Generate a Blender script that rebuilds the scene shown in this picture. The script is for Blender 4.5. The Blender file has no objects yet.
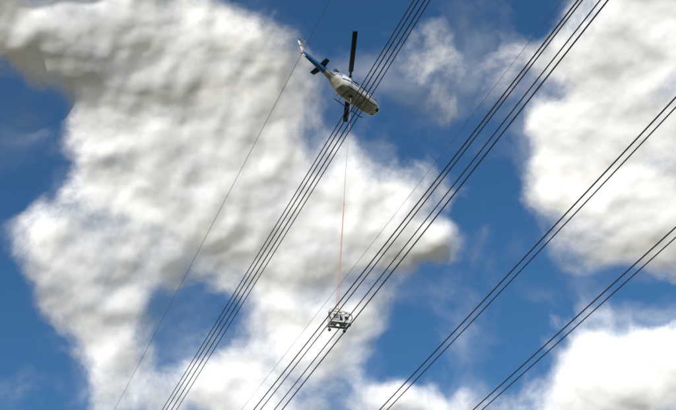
import bpy, bmesh, math, random
import numpy as np
from mathutils import Vector, Matrix, noise
random.seed(4)
sc = bpy.context.scene
sc.view_settings.view_transform = 'Standard'
sc.view_settings.look = 'None'
sc.view_settings.exposure = 0
R = math.radians

# ---------------------------------------------------------------- helpers
def link(o):
    sc.collection.objects.link(o); return o
def empty(name, loc=(0,0,0)):
    e = bpy.data.objects.new(name, None); e.location = loc; e.empty_display_size = 1
    return link(e)
def mesh_obj(name, bm, mats, parent=None, smooth=True):
    me = bpy.data.meshes.new(name)
    bmesh.ops.recalc_face_normals(bm, faces=bm.faces)
    bm.to_mesh(me); bm.free()
    for m in (mats if isinstance(mats,(list,tuple)) else [mats]): me.materials.append(m)
    if smooth: me.polygons.foreach_set('use_smooth', [True]*len(me.polygons))
    o = bpy.data.objects.new(name, me); link(o)
    if parent: o.parent = parent
    return o

def mat(name, col, rough=0.5, metal=0.0, var=0.12, scale=3.0, col2=None, coat=0.0):
    m = bpy.data.materials.new(name); m.use_nodes = True
    nt = m.node_tree; b = nt.nodes['Principled BSDF']
    tc = nt.nodes.new('ShaderNodeTexCoord')
    n = nt.nodes.new('ShaderNodeTexNoise'); n.inputs['Scale'].default_value = scale
    n.inputs['Detail'].default_value = 6
    nt.links.new(tc.outputs['Object'], n.inputs['Vector'])
    mx = nt.nodes.new('ShaderNodeMix'); mx.data_type = 'RGBA'
    c2 = col2 or tuple(c*(1-var*2.5) for c in col)
    mx.inputs['A'].default_value = (*c2,1); mx.inputs['B'].default_value = (*col,1)
    rmp = nt.nodes.new('ShaderNodeMapRange')
    rmp.inputs['From Min'].default_value = .3; rmp.inputs['From Max'].default_value = .6
    nt.links.new(n.outputs['Fac'], rmp.inputs['Value'])
    nt.links.new(rmp.outputs['Result'], mx.inputs['Factor'])
    nt.links.new(mx.outputs['Result'], b.inputs['Base Color'])
    b.inputs['Roughness'].default_value = rough; b.inputs['Metallic'].default_value = metal
    b.inputs['Coat Weight'].default_value = coat
    return m

M_white = mat('white_paint', (.78,.76,.70), .35, coat=.3)
M_cart  = mat('weathered_white_paint', (.62,.61,.58), .5, col2=(.32,.31,.30), scale=4)
M_blue  = mat('blue_paint', (.03,.16,.38), .3, coat=.3)
M_navy  = mat('navy_paint', (.015,.035,.09), .35)
M_glass = mat('tinted_glass', (.02,.025,.03), .08)
M_dark  = mat('dark_metal', (.02,.02,.022), .55)
M_grey  = mat('grey_metal', (.25,.25,.25), .45, .6)
M_belly = mat('oil_stained_belly', (.55,.52,.46), .5, col2=(.28,.26,.23), scale=1.4)
M_blade = mat('rotor_blade_black', (.012,.012,.014), .55)
M_cond  = mat('weathered_conductor', (.036,.036,.042), .65, .1)
M_cond2 = mat('aluminium_ground_wire', (.10,.11,.13), .6, .2)
M_rope  = mat('orange_rope', (.55,.18,.12), .9, scale=8, col2=(.48,.27,.22))
M_rope2 = mat('faded_rope', (.45,.25,.21), .9, scale=8, col2=(.38,.30,.28))
M_yel   = mat('safety_yellow', (.65,.42,.03), .5)
M_rub   = mat('rubber', (.05,.05,.05), .85)

def box(bm, c, s, rot=None, bev=0.0, mi=0):
    r = bmesh.ops.create_cube(bm, size=1)
    vs = r['verts']
    Mx = Matrix.Translation(c) @ (rot.to_4x4() if rot else Matrix()) @ Matrix.Diagonal((*s,1))
    bmesh.ops.transform(bm, matrix=Mx, verts=vs)
    fs = set(f for v in vs for f in v.link_faces)
    for f in fs: f.material_index = mi
    if bev>0:
        es = list(set(e for v in vs for e in v.link_edges))
        bmesh.ops.bevel(bm, geom=es, offset=bev, segments=2, affect='EDGES', profile=.7)

def tube(bm, pts, rad, seg=10, mi=0):
    pts = [Vector(p) for p in pts]
    rings=[]
    ref = None
    for i,p in enumerate(pts):
        t = (pts[min(i+1,len(pts)-1)]-pts[max(i-1,0)]).normalized()
        if ref is None:
            ref = t.orthogonal().normalized()
        ref = (ref - t*ref.dot(t)).normalized()
        b = t.cross(ref)
        r = rad[i] if isinstance(rad,(list,tuple)) else rad
        rings.append([bm.verts.new(p + (ref*math.cos(a)+b*math.sin(a))*r) for a in [2*math.pi*k/seg for k in range(seg)]])
    for a,b in zip(rings[:-1],rings[1:]):
        for k in range(seg):
            f = bm.faces.new((a[k],a[(k+1)%seg],b[(k+1)%seg],b[k])); f.material_index=mi
    f=bm.faces.new(rings[0][::-1]); f.material_index=mi
    f=bm.faces.new(rings[-1]); f.material_index=mi

def smooth_interp(st, nx):
    st = sorted(st, key=lambda s:s[0])
    A = np.array(st, float)
    xs = np.linspace(A[0,0], A[-1,0], nx)
    out=[xs]
    x=A[:,0]
    for c in range(1,A.shape[1]):
        y=A[:,c]; d=np.gradient(y,x); v=[]
        sec=np.diff(y)/np.diff(x)
        for i in range(len(d)):   # monotone limiting
            l=sec[max(i-1,0)]; r=sec[min(i,len(sec)-1)]
            if l*r<=0: d[i]=0
            else: d[i]=2*l*r/(l+r)
        for q in xs:
            i=min(max(np.searchsorted(x,q)-1,0),len(x)-2); h=x[i+1]-x[i]; t=(q-x[i])/h
            v.append((2*t**3-3*t*t+1)*y[i]+(t**3-2*t*t+t)*h*d[i]+(-2*t**3+3*t*t)*y[i+1]+(t**3-t*t)*h*d[i+1])
        out.append(np.array(v))
    return np.stack(out,1)

def loft(bm, st, nx=120, seg=72, n=2.6, matfn=None):
    S = smooth_interp(st,nx); rings=[]
    for x,zc,hw,hh in S:
        ring=[]
        for k in range(seg):
            a=2*math.pi*k/seg; ca,sa=math.cos(a),math.sin(a)
            ring.append(bm.verts.new((x, hw*math.copysign(abs(ca)**(2/n),ca), zc+hh*math.copysign(abs(sa)**(2/n),sa))))
        rings.append(ring)
    for a,b in zip(rings[:-1],rings[1:]):
        for k in range(seg):
            f=bm.faces.new((a[k],a[(k+1)%seg],b[(k+1)%seg],b[k]))
            if matfn: f.material_index = matfn(f.calc_center_median())
    f=bm.faces.new(rings[0][::-1]); f.material_index = matfn(f.calc_center_median()) if matfn else 0
    f=bm.faces.new(rings[-1]); f.material_index = matfn(f.calc_center_median()) if matfn else 0

def aerofoil(bm, p0, p1, c0, c1, chorddir, t=.1, mi=0):
    """tapered wing surface from p0 to p1"""
    p0,p1,cd=Vector(p0),Vector(p1),Vector(chorddir).normalized()
    nrm=(p1-p0).cross(cd).normalized()
    prof=[(-.5,0),(-.45,.35),(-.3,.5),(0,.42),(.3,.2),(.5,0),(.3,-.2),(0,-.42),(-.3,-.5),(-.45,-.35)]
    rings=[]
    for p,c in ((p0,c0),(p0.lerp(p1,.5),(c0+c1)/2),(p1,c1)):
        rings.append([bm.verts.new(p+cd*u*c+nrm*v*c*t) for u,v in prof])
    m=len(prof)
    for a,b in zip(rings[:-1],rings[1:]):
        for k in range(m):
            f=bm.faces.new((a[k],a[(k+1)%m],b[(k+1)%m],b[k])); f.material_index=mi
    for r_ in (rings[0],rings[-1]):
        f=bm.faces.new(r_); f.material_index=mi

# ---------------------------------------------------------------- camera
cam = bpy.data.cameras.new('camera'); cam.lens=50; cam.sensor_width=36
cam.clip_end=20000; cam.clip_start=.1
co = link(bpy.data.objects.new('camera',cam))
co.location=(0,0,1.7); co.rotation_euler=(R(90+42),0,0)
sc.camera=co
EYE=Vector((0,0,1.7))

# ---------------------------------------------------------------- light
SUN_EL=16; SUN_AZ=203   # azimuth clockwise from +Y
sd=Vector((math.sin(R(SUN_AZ))*math.cos(R(SUN_EL)), math.cos(R(SUN_AZ))*math.cos(R(SUN_EL)), math.sin(R(SUN_EL))))
sl=bpy.data.lights.new('sun','SUN'); sl.energy=4.6; sl.angle=R(.6); sl.color=(1,.985,.965)
so=link(bpy.data.objects.new('sun',sl)); so.rotation_euler=sd.to_track_quat('Z','Y').to_euler()
w=bpy.data.worlds.new('World'); sc.world=w; w.use_nodes=True
nt=w.node_tree
sky=nt.nodes.new('ShaderNodeTexSky'); sky.sky_type='NISHITA'; sky.sun_disc=False
sky.sun_elevation=R(SUN_EL); sky.sun_rotation=R(SUN_AZ)
sky.altitude=300; sky.air_density=1.0; sky.dust_density=.4; sky.ozone_density=2.6
hs=nt.nodes.new('ShaderNodeHueSaturation'); hs.inputs['Saturation'].default_value=1.22; hs.inputs['Value'].default_value=1.0
bg=nt.nodes['Background']; bg.inputs['Strength'].default_value=.13
nt.links.new(sky.outputs['Color'],hs.inputs['Color']); nt.links.new(hs.outputs['Color'],bg.inputs['Color'])

# ---------------------------------------------------------------- ground
bm=bmesh.new()
bmesh.ops.create_grid(bm,x_segments=40,y_segments=40,size=6000)
M_ground=mat('dry_grass',(.10,.11,.05),.95,scale=.02,col2=(.14,.12,.07))
mesh_obj('ground',bm,M_ground)

# ---------------------------------------------------------------- clouds
# Layer of broken cumulus on a shell 2.2 km away.  The layout is given on a
# star-chart like projection centred on azimuth 0 / elevation 42 (units: mrad*0.94)
RAD=2200.0
F=939.0
cf=Vector((0,math.cos(R(42)),math.sin(R(42)))); cu=Vector((0,-math.sin(R(42)),math.cos(R(42))))
# (u, v, ru, rv, rot_deg, amp, shade_grey); last value greys the blob as painted shade
B=[
 (-258,160,130,66,0,.92,.35),(-140,160,105,64,-15,.88,.3),(-318,190,80,50,0,.85,.35),(-55,170,50,35,0,.5,.3),
 (-190,80,85,75,0,.88,.45),(-250,35,45,42,20,.5,.4),(-80,85,64,62,0,.8,.45),(-60,20,80,52,0,.88,.45),
 (-140,0,95,55,-10,.9,.25),(-215,0,52,42,0,.7,.3),
 (40,15,50,38,20,.9,.1),(85,-45,50,26,0,1.0,.05),(20,-50,75,36,0,.88,.35),(-60,-60,78,42,0,.85,.4),(-165,-62,50,28,0,.75,.4),(-185,-100,26,34,0,.6,.4),
 (-280,-40,45,28,0,1.05,.0),(-250,-85,72,42,25,.95,.6),(-210,-130,52,52,10,.92,.6),(-190,-185,52,44,0,.88,.5),
 (-105,-165,48,34,0,.85,.3),(-60,-118,48,32,0,.75,.35),
 (-15,-160,55,36,20,1.0,.1),(15,-120,38,28,0,.7,.3),(-60,-205,60,28,0,.9,.3),(75,-200,58,22,0,.92,.1),
 (60,125,75,28,-20,.5,.3),(100,155,60,22,-10,.42,.2),(140,100,45,20,0,.3,.1),
 (320,170,85,65,0,.9,.6),(250,150,50,58,20,.82,.5),(345,90,75,48,0,.88,.6),(290,90,50,28,0,.65,.45),
 (225,50,44,36,10,1.0,.0),(290,35,70,48,0,1.05,.1),(330,-12,65,42,0,1.0,.35),(210,15,36,34,0,.9,.2),
 (265,-22,54,34,20,.88,.45),(250,-72,48,28,-20,.55,.3),(280,-108,45,18,10,.5,.2),
 (285,-165,50,32,10,1.15,0),(330,-160,60,34,0,1.15,.1),(330,-195,65,40,0,1.1,.35),(270,-200,46,26,0,1.05,.3),
 (180,5,30,15,30,.2,.1),(140,-35,45,18,0,.3,.2),(110,-75,40,20,0,.2,.2),
]
NEG=[(-325,55,42,54,-10,1.1),(-335,-165,50,54,0,1.2),(-300,-185,34,38,0,1.0),(-140,-112,18,22,0,.4),(30,95,50,36,0,.35),(10,180,50,36,0,.45),
     (140,60,45,45,-30,.5),(150,0,42,50,-30,.4),(150,-125,92,48,0,.9),(200,190,45,32,-30,.4),(335,-86,50,15,0,.6)]
az=np.radians(np.linspace(-62,62,520)); el=np.radians(np.linspace(8,84,360))
AZ,EL=np.meshgrid(az,el)
P=np.stack([np.sin(AZ)*np.cos(EL),np.cos(AZ)*np.cos(EL),np.sin(EL)],-1).reshape(-1,3)
dz=P@np.array(cf); u=P[:,0]/dz*F; v=(P@np.array(cu))/dz*F
wu=np.zeros(len(P)); wv=np.zeros(len(P)); far=np.zeros(len(P)); puff=np.zeros(len(P))
for i,p in enumerate(P):
    q=Vector(p)*9
    wu[i]=noise.fractal(q,1,2,4); wv[i]=noise.fractal(q+Vector((9,3,7)),1,2,4)
    far[i]=noise.fractal(Vector(p)*3.2+Vector((4,1,2)),1,2,3)
    puff[i]=-abs(noise.noise(q*1.9))-.5*abs(noise.noise(q*4.2+Vector((2,8,1))))
uw=u+wu*34; vw=v+wv*34
def ell(b,uu=uw,vv=vw):
    a=R(b[4]); du=uu-b[0]; dv=vv-b[1]
    x=(du*math.cos(a)+dv*math.sin(a))/b[2]; y=(-du*math.sin(a)+dv*math.cos(a))/b[3]
    return np.exp(-(x*x+y*y)*1.0)
tw=np.zeros(len(P))+1e-3; th=np.zeros(len(P))
inv=np.ones(len(P))
for b in B:
    e=ell(b)*b[5]; inv*=(1-np.clip(e*.76,0,.9)); th+=e*b[6]; tw+=e
cov=1-inv
for b in NEG: cov-=ell(b)*b[5]*.7
cov=np.maximum(cov,-.1)
th=th/tw
edge=np.clip((np.maximum(np.abs(u)/400,np.abs(v)/260)-1)/.35,0,1)
edge=edge*edge*(3-2*edge)
cov=cov*(1-edge)+edge*(np.clip(.45+far*.6,0,1))
th=th*(1-edge)+edge*.35
# cloud bodies bulge out of the shell where they are deep
def blur(a2,n):
    for _ in range(n):
        a2=(np.roll(a2,1,0)+np.roll(a2,-1,0)+2*a2)/4
        a2=(np.roll(a2,1,1)+np.roll(a2,-1,1)+2*a2)/4
    return a2
ny,nx=AZ.shape
bulge=blur(cov.reshape(ny,nx),40).ravel()*84+blur(puff.reshape(ny,nx),5).ravel()*20
me=bpy.data.meshes.new('clouds')
idx=np.arange(nx*ny).reshape(ny,nx)
faces=np.stack([idx[:-1,:-1],idx[1:,:-1],idx[1:,1:],idx[:-1,1:]],-1).reshape(-1,4)
me.from_pydata([tuple(x) for x in (P*(RAD-bulge)[:,None]+np.array([0,0,1.7]))],[],[tuple(map(int,f)) for f in faces])
me.polygons.foreach_set('use_smooth',[True]*len(me.polygons))
a=me.attributes.new('cover','FLOAT','POINT'); a.data.foreach_set('value',cov.astype(np.float32))
a=me.attributes.new('shade_grey','FLOAT','POINT'); a.data.foreach_set('value',th.astype(np.float32))
clouds=link(bpy.data.objects.new('clouds',me))

cm=bpy.data.materials.new('cumulus_cloud'); cm.use_nodes=True; nt=cm.node_tree
for n_ in list(nt.nodes): nt.nodes.remove(n_)
def N(t,**k):
    n=nt.nodes.new(t)
    for a_,b_ in k.items(): setattr(n,a_,b_)
    return n
def L(a_,b_): nt.links.new(a_,b_)
def math_(op,a_,b_=None,c_=None,clamp=False):
    n=N('ShaderNodeMath',operation=op,use_clamp=clamp)
    for i,x in enumerate((a_,b_,c_)):
        if x is None: continue
        if isinstance(x,(int,float)): n.inputs[i].default_value=x
        else: L(x,n.inputs[i])
    return n.outputs[0]
def smooth(x,a_,b_,c_=0,d_=1):
    n=N('ShaderNodeMapRange',interpolation_type='SMOOTHSTEP'); L(x,n.inputs['Value'])
    for k_,v_ in zip(('From Min','From Max','To Min','To Max'),(a_,b_,c_,d_)): n.inputs[k_].default_value=v_
    return n.outputs['Result']
tc=N('ShaderNodeTexCoord')
def fbm(sz,det,rough,dist=0.,off=0):
    m=N('ShaderNodeMapping'); m.inputs['Location'].default_value=(off,off*.7,off*.3)
    s=1/sz; m.inputs['Scale'].default_value=(s,s,s); L(tc.outputs['Object'],m.inputs['Vector'])
    n=N('ShaderNodeTexNoise'); n.inputs['Scale'].default_value=1; n.inputs['Detail'].default_value=det
    n.inputs['Roughness'].default_value=rough; n.inputs['Distortion'].default_value=dist
    L(m.outputs['Vector'],n.inputs['Vector']); return n.outputs['Fac']
cv=N('ShaderNodeAttribute',attribute_name='cover').outputs['Fac']
tk=N('ShaderNodeAttribute',attribute_name='shade_grey').outputs['Fac']
n1=fbm(250,10,.60,.30,3.1)
nb=fbm(280,3.4,.50,.0,5.2)
nc=fbm(260,10,.62,.3,11.7)
d=math_('ADD',math_('MULTIPLY',cv,.98),math_('MULTIPLY',math_('SUBTRACT',n1,.5),1.8))
alpha=smooth(d,.10,.80)
veil=smooth(math_('ADD',nc,math_('MULTIPLY',cv,.25)),.45,.80,0,.22)      # thin haze between the clouds
alpha=math_('MAXIMUM',alpha,veil)
body=smooth(d,.38,1.05)
bump=N('ShaderNodeBump'); bump.inputs['Strength'].default_value=.5; bump.inputs['Distance'].default_value=1
L(math_('MULTIPLY',nb,240),bump.inputs['Height'])
gray=math_('MULTIPLY',body,math_('ADD',math_('MULTIPLY',tk,.95),math_('MULTIPLY',math_('SUBTRACT',nc,.46),2.0)),clamp=True)  # shade of cloud interiors painted into the albedo, mottled by noise
cmix=N('ShaderNodeMix',data_type='RGBA')
cmix.inputs['A'].default_value=(.95,.95,.95,1); cmix.inputs['B'].default_value=(.45,.485,.56,1)
L(gray,cmix.inputs['Factor'])
df=N('ShaderNodeBsdfDiffuse'); L(cmix.outputs['Result'],df.inputs['Color']); L(bump.outputs['Normal'],df.inputs['Normal'])
df2=N('ShaderNodeBsdfDiffuse'); L(cmix.outputs['Result'],df2.inputs['Color'])
dm=N('ShaderNodeMixShader'); dm.inputs[0].default_value=.52; L(df.outputs[0],dm.inputs[1]); L(df2.outputs[0],dm.inputs[2])
tr=N('ShaderNodeBsdfTransparent')
ms=N('ShaderNodeMixShader'); L(alpha,ms.inputs[0]); L(tr.outputs[0],ms.inputs[1]); L(dm.outputs[0],ms.inputs[2])
out=N('ShaderNodeOutputMaterial'); L(ms.outputs[0],out.inputs['Surface'])
me.materials.append(cm)

# ---------------------------------------------------------------- power lines
VD=Vector((-.4160,.9093,0)).normalized(); VN=Vector((.9093,.4160,0)).normalized()
def wire(parent,name,h,qa,qb,rad,m,sag=.00022):
    s0,s1=.61*h,1.74*h
    pts=[]
    for k in range(0,61):
        s=-170+k*(430/60)
        q=qa+(qb-qa)*(s-s0)/(s1-s0)
        z=h+sag*((s-s0*1.9)**2)
        pts.append(EYE+VN*(q*h)+VD*s+Vector((0,0,z)))
    bm=bmesh.new(); tube(bm,pts,rad,8)
    return mesh_obj(name,bm,m,parent)
def line_group(name,h,qs,rad,m):
    e=empty(name)
    for i,(a_,b_) in enumerate(qs): wire(e,f'conductor_{i+1}',h,a_,b_,rad*(1+.12*math.sin(i*2.3+h)),m,.00022*(1+.3*math.sin(i*1.7)))
    return e
line_group('power_line',23,[(.3878,.3948),(.3936,.4024),(.4006,.412),(.4064,.4215)],.0195,M_cond)
line_group('power_line',20,[(.5789,.5686),(.5847,.582),(.6057,.6087),(.615,.624)],.020,M_cond)
line_group('power_line',20,[(.8025,.811),(.815,.826)],.021,M_cond)
line_group('power_line',20,[(.987,.9887),(1.004,1.0059)],.0215,M_cond)
line_group('ground_wire',30,[(.289,.303)],.010,M_cond2)
line_group('ground_wire',30,[(.5600,.5450)],.009,M_cond2)

# ---------------------------------------------------------------- helicopter
heli=empty('helicopter')
st=[(4.78,-2.88,.04,.04),(4.66,-2.86,.42,.26),(4.3,-2.78,.78,.48),(3.7,-2.62,1.06,.70),(3.0,-2.48,1.22,.88),(2.0,-2.4,1.3,.95),
    (.5,-2.4,1.32,.95),(-1.0,-2.4,1.3,.92),(-1.8,-2.33,1.12,.86),(-2.6,-2.18,.80,.68),(-3.4,-2.03,.52,.48),(-5,-1.84,.40,.36),(-7,-1.6,.28,.27),(-8.0,-1.46,.18,.2)]
def fm(c):
    x,y,z=c; s=abs(y)
    if x<-2.2:
        if x<-5.9: return 1
        return 1 if z>-2.0-.06*(x+3) or x<-4.4 else 2
    if 3.1<x<4.25 and z>-2.62+.25*(x-3.1)-.02 and not (s<.05): return 3        # windscreen
    if 4.0<x<4.5 and z<-3.0 and .3<s<.75: return 3       # chin windows
    if s>.9 and -2.35<z<-1.75:
        if 2.15<x<3.0 or .65<x<1.95 or -.85<x<.45: return 3
    if s>.7 and -2.72<z<-2.5: return 1
    if z<-3.15 and x<3.6: return 2
    return 0
bm=bmesh.new(); loft(bm,st,nx=260,seg=128,n=2.8,matfn=fm)
mesh_obj('fuselage',bm,[M_white,M_blue,M_belly,M_glass],heli)
# engine cowling
bm=bmesh.new()
loft(bm,[(2.1,-1.5,.15,.06),(1.7,-1.42,.5,.25),(1.0,-1.25,.66,.42),(0,-1.15,.7,.5),(-1.3,-1.2,.7,.5),(-2.3,-1.4,.58,.42),(-3.2,-1.62,.3,.25)],nx=60,seg=48,n=2.8,
     matfn=lambda c:1 if (-.9<c[2]+.5 and -1.35<c[2]<-1.22) else 0)
mesh_obj('engine_cowling',bm,[M_white,M_blue],heli)
bm=bmesh.new()
for s in (-1,1):
    tube(bm,[(-2.1,s*.28,-1.15),(-2.6,s*.32,-1.0),(-3.0,s*.4,-.9)],[.2,.22,.2],16)
    tube(bm,[(.9,s*.68,-1.3),(.3,s*.78,-1.28),(-.1,s*.74,-1.28)],[.12,.2,.12],14)
mesh_obj('exhausts_and_intakes',bm,M_dark,heli)
# mast + head
yaw_h=math.atan2(.67,.74)
bm=bmesh.new()
tube(bm,[(0,0,-1.0),(0,0,.12)],.11,16); tube(bm,[(0,0,-.62),(0,0,-.5)],.34,20); tube(bm,[(0,0,-.8),(0,0,-.66)],.24,20)
for k in range(4):
    a_=k*math.pi/2+.4
    tube(bm,[(.3*math.cos(a_),.3*math.sin(a_),-.55),(.34*math.cos(a_),.34*math.sin(a_),-.02)],.03,8)
mesh_obj('rotor_mast',bm,M_grey,heli)
bm=bmesh.new()
blade_w=math.atan2(14.4,-1.15)-yaw_h
rz=Matrix.Rotation(blade_w,3,'Z'); r_=Vector((math.cos(blade_w),math.sin(blade_w),0)); t_=Vector((-r_.y,r_.x,0))
box(bm,(0,0,.02),(1.3,.42,.16),rz,.04)
for s in (-1,1):
    tube(bm,[r_*s*.5,r_*s*1.1],[.14,.11],12)
    box(bm,r_*s*1.15+Vector((0,0,.02)),(.5,.3,.1),rz,.02)
    for a0,a1 in ((1.25,3.5),(3.5,5.6),(5.6,7.3)):
        z=lambda q:.02+.0042*q*q
        aerofoil(bm,r_*s*a0+Vector((0,0,z(a0))),r_*s*a1+Vector((0,0,z(a1))),.62,.62,t_*s+Vector((0,0,.10)),.12)
mesh_obj('main_rotor',bm,M_blade,heli,smooth=False)
# skids
bm=bmesh.new()
for s in (-1,1):
    tube(bm,[(-1.6,s*1.32,-3.93),(-1.2,s*1.32,-3.95),(2.6,s*1.32,-3.95),(3.1,s*1.32,-3.88),(3.45,s*1.30,-3.68)],.055,10)
for x in (-.75,1.75):
    tube(bm,[(x,-1.32,-3.93),(x,-1.22,-3.62),(x,-.95,-3.42),(x,-.5,-3.36),(x,.5,-3.36),(x,.95,-3.42),(x,1.22,-3.62),(x,1.32,-3.93)],.05,10)
mesh_obj('landing_skids',bm,M_dark,heli)
# stabiliser, fin, tail rotor
bm=bmesh.new()
for s in (-1,1): aerofoil(bm,(-5.0,s*.3,-1.86),(-5.15,s*1.5,-1.86),.86,.66,(1,0,0),.12)
mesh_obj('elevator',bm,M_navy,heli)
bm=bmesh.new()
aerofoil(bm,(-7.55,0,-1.5),(-8.55,0,.25),1.05,.62,(1,0,.25),.14)
aerofoil(bm,(-7.6,0,-1.6),(-7.75,0,-2.1),.7,.3,(1,0,.1),.14)
mesh_obj('tail_fin',bm,M_white,heli)
bm=bmesh.new()
c=Vector((-8.45,-.12,.05)); tube(bm,[c,c+Vector((0,-.4,0))],.09,12)
a_=R(20); d_=Vector((math.cos(a_),0,math.sin(a_)))
for s in (-1,1): aerofoil(bm,c+Vector((0,-.36,0))+d_*s*.15,c+Vector((0,-.36,0))+d_*s*1.3,.24,.24,(-d_.z,0.1,d_.x),.12)
tube(bm,[(-7.9,0,-1.75),(-8.5,0,-2.05)],.03,8)
mesh_obj('tail_rotor',bm,M_grey,heli)
bm=bmesh.new()
box(bm,(.1,0,-3.42),(.5,.35,.16),None,.03); tube(bm,[(.1,0,-3.45),(.1,0,-3.75)],.07,10)
for y in (-.35,.35): tube(bm,[(2.6,y,-3.3),(2.6,y,-3.62)],.018,6)
tube(bm,[(-1.3,0,-3.25),(-1.6,0,-3.55)],.02,6)
mesh_obj('cargo_hook_and_antennas',bm,M_dark,heli)
bm=bmesh.new()
for s in (-1,1):
    for x in (2.08,.55,-1.0): box(bm,(x,s*1.30,-2.3),(.035,.06,1.3),None)
    tube(bm,[(2.2,s*1.36,-2.9),(2.9,s*1.26,-2.9)],.02,6)
mesh_obj('door_frames',bm,M_grey,heli,False)
hub=Vector((1.55,79.2,94.8))
heli.location=hub; heli.rotation_euler=(R(-2),R(2),yaw_h)
bpy.context.view_layer.update()
hook=heli.matrix_world@Vector((.1,0,-3.72))

# ---------------------------------------------------------------- cart + long line
cart=empty('line_maintenance_cart'); cartpos=Vector((0.05,79.4,57.4))
bm=bmesh.new()
for y in (-.62,.62):
    box(bm,(0,y,-.60),(2.3,.16,.2),None,.02)
    box(bm,(0,y,.62),(1.9,.09,.09),None,.015)
for x in (-1.05,-.35,.35,1.05):
    box(bm,(x,0,-.60),(.12,1.07,.13),None,.015)
for x in (-.9,.9):
    for y in (-.62,.62): box(bm,(x,y,.04),(.12,.12,1.06),None,.015)
mesh_obj('frame',bm,M_cart,cart,False)
bm=bmesh.new()
box(bm,(-.60,-.12,-.02),(.86,1.3,.95),None,.09); box(bm,(.62,-.05,-.12),(.72,1.2,.74),None,.08)
box(bm,(.02,-.1,.42),(.42,.8,.4),None,.05); box(bm,(.9,-.2,.5),(.5,.6,.5),None,.06)
box(bm,(-.75,-.15,.78),(.6,.7,.5),None,.07)
mesh_obj('machinery_housings',bm,M_cart,cart,False)
bm=bmesh.new()
for x in (-.85,.85):
    tube(bm,[(x,-.74,-.95),(x,-.62,-.95)],.17,18); tube(bm,[(x,.62,-.95),(x,.74,-.95)],.17,18)
mesh_obj('wheels',bm,M_rub,cart,False)
bm=bmesh.new()
for x in (-.85,.85):
    for y in (-.68,.68): box(bm,(x,y,-.82),(.07,.04,.3),None)
box(bm,(.02,-.2,-.2),(.3,.6,.6),None,.04)
for s in (-1,1): tube(bm,[(s*1.1,-.5,-.4),(s*1.32,-.6,-.1),(s*1.32,-.55,.35),(s*1.1,-.5,.5)],.045,8)
tube(bm,[(-.2,-.72,-.3),(-.1,-.85,.1),(.25,-.7,.25)],.04,8)
for k in range(5): box(bm,(-.6,-.785,-.3+k*.11),(.55,.03,.05),None)
box(bm,(.62,-.67,-.12),(.4,.04,.34),None)
mesh_obj('brackets_and_hoses',bm,M_dark,cart,False)
bm=bmesh.new()
box(bm,(.0,0,1.28),(.4,.12,.1),None,.03)
for x,y in ((-.9,-.62),(.9,-.62),(-.9,.62),(.9,.62)): tube(bm,[(x,y,.62),(x*.15,0,1.25)],.022,8)
mesh_obj('spreader_and_bridle',bm,M_yel,cart,False)
cart.location=cartpos; cart.rotation_euler=(R(4),R(-8),R(22)); cart.scale=(.97,.97,.97)
bpy.context.view_layer.update()
top=cart.matrix_world@Vector((0,0,1.32))
sl_=empty('sling_line')
mid=hook.lerp(top,.55)
bm=bmesh.new()
pts=[hook.lerp(mid,k/12)+Vector((.05*math.sin(k*.5),0,0)) for k in range(13)]
tube(bm,pts,.026,8); mesh_obj('upper_line',bm,M_rope2,sl_)
bm=bmesh.new()
for s in (-1,1):
    o_=Vector((.055*s,0,0))
    tube(bm,[mid,mid.lerp(top,.15)+o_*.6,mid.lerp(top,.5)+o_,mid.lerp(top,.85)+o_*1.6,top+o_*2],.028,8)
box(bm,mid,(.12,.12,.4),None,.03)
mesh_obj('lower_ropes',bm,M_rope,sl_)
